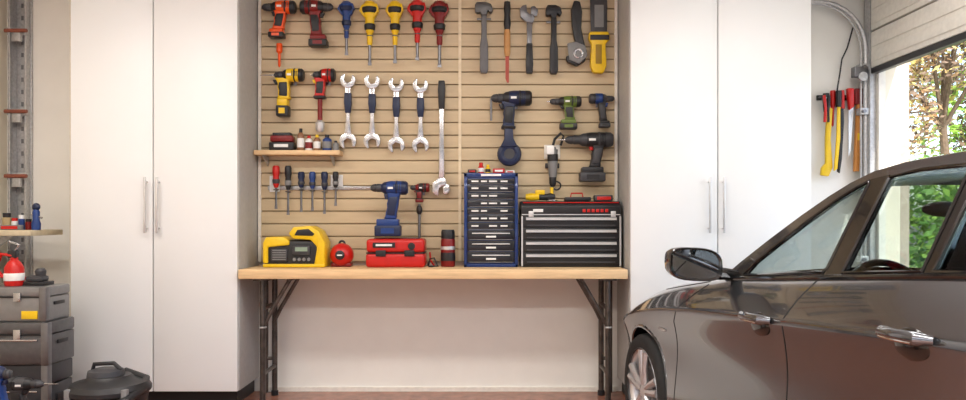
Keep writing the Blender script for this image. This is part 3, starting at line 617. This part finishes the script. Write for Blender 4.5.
def frame(holes,outer,m,name,off=0,thick=.02):
    cu=bpy.data.curves.new('c','CURVE'); cu.dimensions='2D'; cu.fill_mode='BOTH'
    for pl in [outer]+holes:
        sp=cu.splines.new('POLY'); sp.points.add(len(pl)-1); sp.use_cyclic_u=True
        for i,(a,c) in enumerate(pl): sp.points[i].co=(a,c,0,1)
    o=bpy.data.objects.new('c',cu); sc.collection.objects.link(o); bpy.context.view_layer.update()
    m2=bpy.data.meshes.new_from_object(o.evaluated_get(bpy.context.evaluated_depsgraph_get())); bpy.data.objects.remove(o)
    for side in (0,1):
        tb=bmesh.new(); tb.from_mesh(m2)
        bmesh.ops.remove_doubles(tb,verts=tb.verts,dist=1e-5)
        for v in tb.verts:
            t,z=v.co.x,v.co.y; w=gw(t,z)-off; v.co=(t,w if side==0 else 1.6-w,z)
        r=bmesh.ops.extrude_face_region(tb,geom=list(tb.faces))
        for v in [g for g in r['geom'] if isinstance(g,bmesh.types.BMVert)]: v.co.y+=thick*(1 if side==0 else -1)
        bb_=B(name); bb_.add(tb,m); bb_.done(carE,False)
frame([WF,WR,WQ],AP+belt,PAINT,'side_frame')
frame([],WF,GLS,'side_glass',-.008,.003); frame([],WR,GLS,'side_glass',-.008,.003); frame([],WQ,GLS,'side_glass',-.008,.003)
frame([],[(1.445,zt_(1.46)),(1.46,1.325),(1.55,1.335),(1.535,zt_(1.52))],TRB,'b_pillar_cover',.004,.004)
frame([],[(1.905,zt_(1.9)+.002),(1.905,1.345),(1.945,1.345),(1.94,zt_(1.94)+.002)],TRB,'window_divider',.003,.02)
frame([],[(.74,zt_(.74)+.0),(.86,1.035),(.93,1.02),(.90,zt_(.9)+.0)],TRB,'mirror_base',.004,.01)
b=B('window_trim')
for side in (0,1):
    f=lambda t,z,o=.004:(t,(gw(t,z)-o) if side==0 else 1.6-gw(t,z)+o,z)
    b.tube([f(t,zt_(t)+.004,.006) for t in [.74+.1*i for i in range(20)]],.009,TRB,8)
    for pl in (WF,WR,WQ): b.tube([f(t,z,.002) for t,z in pl],.007,TRB,6,True)
b.done(carE,False)
def strip(name,st,m,thick=.01,nn=12):
    tb=bmesh.new(); rows=[]
    for (t,z,tc,zc,ins) in st:
        w0=gw(t,z)+ins; row=[]
        for i in range(nn+1):
            u=i/nn; k=1-(2*u-1)**2; k=k**.8
            row.append(tb.verts.new((t+(tc-t)*k,w0+(1.6-2*w0)*u,z+(zc-z)*k)))
        rows.append(row)
    for A,C in zip(rows,rows[1:]):
        for i in range(nn): tb.faces.new((A[i],A[i+1],C[i+1],C[i]))
    r=bmesh.ops.extrude_face_region(tb,geom=list(tb.faces))
    for v in [g for g in r['geom'] if isinstance(g,bmesh.types.BMVert)]: v.co.z-=thick
    bb_=B(name); bb_.add(tb,m); bb_.done(carE,False,ang=.9)
strip('roof',[(1.30,1.300,1.20,1.335,0),(1.45,1.352,1.38,1.395,0),(1.6,1.372,1.58,1.415,0),(1.82,1.382,1.82,1.425,0),(2.1,1.372,2.1,1.415,0),(2.35,1.335,2.38,1.375,0)],PAINT,.015)
strip('windshield',[(.68,.94,.50,.95,.0),(.95,1.112,.80,1.125,0),(1.11,1.205,.98,1.23,0),(1.30,1.30,1.20,1.333,0)],GLS,.004)
strip('rear_window',[(2.35,1.335,2.38,1.372,0),(2.6,1.262,2.66,1.29,0),(2.9,1.105,3.0,1.1,0)],GLS,.004)
b=B('side_mirrors')
for side in (0,1):
    Y=lambda w: w if side==0 else 1.6-w
    ANG=[2*math.pi*i/28 for i in range(28)]
    def ringp(dx,k,a,zs=1.0):
        ca,sa=math.cos(a),math.sin(a)
        return (.84+dx,Y(-.055+.114*k*math.copysign(abs(ca)**.7,ca)),1.008+.068*zs*k*math.copysign(abs(sa)**.6,sa)-.012*ca*k)
    tb=bmesh.new(); rings=[[tb.verts.new(ringp(dx,k,a)) for a in ANG] for dx,k in [(.0,1.0),(-.02,1.03),(-.06,.98),(-.10,.8),(-.125,.5),(-.135,.15)]]
    for A,C in zip(rings,rings[1:]):
        for i in range(28): tb.faces.new((A[i],A[(i+1)%28],C[(i+1)%28],C[i]))
    tb.faces.new(rings[-1]); b.add(tb,PAINT)
    tb=bmesh.new(); rr=[[tb.verts.new(ringp(dx,k,a)) for a in ANG] for dx,k in ((.0,1.0),(.004,.97),(.0,.88),(-.01,.85))]
    for A,C in zip(rr,rr[1:]):
        for i in range(28): tb.faces.new((A[i],A[(i+1)%28],C[(i+1)%28],C[i]))
    b.add(tb,TRB)
    tb=bmesh.new(); tb.faces.new([tb.verts.new((ringp(-.006,.87,a)[0]+.03*(ringp(0,.87,a)[1]-Y(-.055))*(1 if side==0 else -1),*ringp(-.006,.87,a)[1:])) for a in ANG]); b.add(tb,MIR)
    b.tube([(.80,Y(.03),.97),(.80,Y(.08),.965),(.80,Y(.16),.955)],[.03,.026,.022],TRB,10)
b.done(carE,False)
b=B('headlights')
for side in (0,1):
    Y=lambda w: w if side==0 else 1.6-w
    b.sph((-.50,Y(.20),.60),(.13,.12,.055),mat('lamp_lens',(.4,.43,.46),.08,.3,coat=1.0)); b.sph((3.13,Y(.22),.9),(.06,.12,.07),RED)
b.bb(-.71,-.68,.5,1.1,.3,.42,GAP,.01); b.done(carE,False)
b=B('interior')
b.bb(.62,2.9,.12,1.48,.2,.3,INT,.02); b.bb(.60,.95,.16,1.44,.55,.93,INT,.05,3); b.bb(.9,1.0,.16,1.44,.84,.925,INT,.03,3)
for w in (.42,1.18):
    b.bb(1.35,1.82,w-.23,w+.23,.4,.55,SEAT,.05,3); b.box((1.90,w,.80),(.14,.44,.56),SEAT,.06,('Y',.22),3); b.box((1.985,w,1.16),(.09,.24,.14),SEAT,.035,('Y',.15),3)
    for k in (-.05,.05): b.cyl((1.97,w+k,1.06),(1.98,w+k,1.12),.006,STL)
b.bb(2.35,2.7,.2,1.4,.4,.58,SEAT,.05,3); b.box((2.72,.8,.85),(.14,1.2,.5),SEAT,.05,('Y',.3),3)
for w in (.42,1.18): b.box((2.8,w,1.12),(.08,.22,.12),SEAT,.03)
sc_=Vector((1.29,.49,.885)); ax=Vector((1,0,.5)).normalized(); b.torus(sc_,.165,.013,BLK,axis=ax,n=36); b.sph(sc_,(.03,.05,.05),BLK); b.cyl((.95,.49,.78),sc_,.03,BLK)
for a in (0,2.1,4.2):
    u=Vector((0,1,0)); v=ax.cross(u); b.cyl(sc_,sc_+(u*math.cos(a)+v*math.sin(a))*.16,.014,BLK)
b.sph((1.16,.8,1.23),(.02,.1,.03),BLK)
for w in (.15,1.45): b.bb(.75,2.5,w-.015,w+.015,.35,.93,INT,.01)
b.done(carE,False)
# ------------------------------------------------ outside
GRS=mat('grass',srgb(130,145,75),.9,0,.3,8,.2); CONC=mat('driveway_concrete',srgb(196,194,188),.85,0,.1,3,.05)
b=B('ground_outside'); b.bb(-14,40,-25,40,-.3,-.12,CONC); b.done()
b=B('lawn'); b.bb(5.2,38,3,38,-.12,-.10,GRS); b.done()
LG1=leafmat('leaf_green',srgb(142,178,80)); LG2=leafmat('leaf_dark',srgb(92,134,58)); LG3=leafmat('leaf_yellow',srgb(222,210,140)); LG4=leafmat('leaf_rust',srgb(205,168,128))
BRK=mat('bark',srgb(110,94,78),.9,0,.3,20,.3)
def foliage(name,c,rad,n,mats,size,trunk=None,box=False,clumps=14,seed=1):
    tb=bmesh.new(); rnd=random.Random(seed); cl_=[]
    for k in range(clumps):
        while True:
            p=Vector([rnd.uniform(-1,1) for _ in range(3)])
            if box or p.length<=1: break
        cl_.append((Vector([c[i]+p[i]*rad[i]*.8 for i in range(3)]),rnd.randrange(len(mats))))
    for k in range(n):
        if box: p=Vector([c[i]+rnd.uniform(-1,1)*rad[i] for i in range(3)]); mi_=rnd.randrange(len(mats))
        else:
            cc,mi_=rnd.choice(cl_); dv=Vector([rnd.gauss(0,1) for _ in range(3)]).normalized()*rnd.uniform(.6,1)
            p=cc+Vector([dv[i]*rad[i]*.38 for i in range(3)])
            if rnd.random()<.3: mi_=rnd.randrange(len(mats))
        a=Vector([rnd.gauss(0,1) for _ in range(3)]).normalized(); e=a.orthogonal().normalized(); s_=size*rnd.uniform(.6,1.3)
        V=[p+a*s_,p+e*s_*.5,p-a*s_,p-e*s_*.5]
        for v in V: v.z=max(v.z,-.09)
        f=tb.faces.new([tb.verts.new(v) for v in V]); f.material_index=mi_
    me=bpy.data.meshes.new('f'); tb.to_mesh(me); tb.free()
    b=B(name)
    for m in mats: b.mi(m)
    b.bm.from_mesh(me)
    if trunk:
        b.tube(trunk,[.14,.10,.07,.04][:len(trunk)],BRK,10)
        for cc,_ in cl_[:8]: b.tube([trunk[-2],(Vector(trunk[-2])+cc)/2+Vector((0,0,.2)),cc],[.05,.03,.015],BRK,6)
    return b.done()
foliage('hedge',(8.3,11.2,1.0),(3.4,.8,1.08),12000,[LG1,LG2,LG1],.08,box=True,seed=3)
foliage('hedge',(6.4,6.6,.35),(1.0,1.5,.42),2500,[LG1,LG2],.07,box=True,seed=4)
foliage('garden_tree',(9.2,15.0,4.4),(1.8,1.5,2.4),7000,[LG3,LG4,LG3],.075,[(9.3,15,-.095),(9.3,15,1.8),(9.2,15,3),(9.3,15,4.5)],seed=5)
foliage('garden_tree',(14.0,19.5,4.6),(3.0,2.2,3.2),8000,[LG1,LG3,LG3],.12,[(14,19.5,-.095),(13.9,19.5,2),(14.1,19.5,3.4),(14,19.5,5)],seed=6)
foliage('garden_tree',(16,12,4.2),(2.2,2.4,3.2),6000,[LG2,LG1,LG3],.13,[(16,12,-.095),(16,12.1,1.6),(15.9,12,3),(16,12,5)],seed=7)
foliage('garden_tree',(12.6,14.2,3.8),(1.4,1.2,2.3),6000,[LG1,LG3,LG1],.085,[(12.6,14.2,-.095),(12.6,14.2,1.6),(12.5,14.2,2.6),(12.6,14.2,4)],seed=8)
STU=mat('stucco_tan',srgb(172,158,142),.9,0,.12,25,.2)
b=B('stucco_pillar'); b.bb(3.42,3.64,6.4,6.62,-.12,2.9,STU,.01); b.bb(3.38,3.68,6.36,6.66,2.75,2.9,STU,.01); b.bb(3.38,3.68,6.36,6.66,-.12,.1,STU,.01); b.done()
b=B('neighbour_house'); b.bb(-12,12,-16,-15,-.12,4.5,STU); b.prism([(-16.4,4.5),(-14.5,4.3),(-15.8,6.2)],-12.5,12.5,mat('roof_tiles',srgb(120,80,62),.8,0,.2,10,.2),axis='X')
for x in (-8,-2,5): b.bb(x,x+1.6,-15.02,-14.96,1.0,2.4,TRB); b.bb(x-.1,x+1.7,-15.0,-14.97,.9,2.5,TRIM)
b.done()
# ------------------------------------------------ lights
for i,(x,y) in enumerate(((-1.7,.6),(-.2,3.0),(-2.2,3.1),(.6,.6),(1.7,3.2))):  # unseen overhead fill lamps with housings, added to brighten walls and under the bench
    b=B('added_light_housing'); b.bb(x-.62,x+.62,y-.17,y+.17,CZ-.05,CZ-.001,TRIM,.006); b.done()
    l=bpy.data.lights.new('added_ceiling_fill','AREA'); l.shape='RECTANGLE'; l.size=1.2; l.size_y=.3; l.energy=(48,32,32,50,26)[i]; l.color=(1,.975,.935)
    o=bpy.data.objects.new('added_ceiling_fill',l); o.location=(x,y,CZ-.055); sc.collection.objects.link(o)
s=bpy.data.lights.new('sun','SUN'); s.energy=5.5; s.angle=.02; s.color=(1,.95,.87)
so=bpy.data.objects.new('sun',s); sc.collection.objects.link(so)
dirv=Vector((-.25,.75,-.85)); so.rotation_euler=dirv.to_track_quat('-Z','Y').to_euler()
w=bpy.data.worlds.new('sky'); sc.world=w; w.use_nodes=True; nt=w.node_tree; bg=nt.nodes['Background']
sky=nt.nodes.new('ShaderNodeTexSky'); sky.sky_type='NISHITA'; sky.sun_disc=False; sky.sun_elevation=math.radians(50); sky.sun_rotation=math.radians(200); sky.dust_density=3; sky.ozone_density=.6
nt.links.new(sky.outputs[0],bg.inputs[0]); bg.inputs[1].default_value=.65
# ------------------------------------------------ camera
cam=bpy.data.cameras.new('camera'); cam.sensor_width=36; cam.lens=F/966*36; cam.shift_y=19/966; cam.clip_start=.05
co=bpy.data.objects.new('camera',cam); co.location=(0,0,H); co.rotation_euler=(math.pi/2,0,0); sc.collection.objects.link(co); sc.camera=co
sc.view_settings.view_transform='Standard'
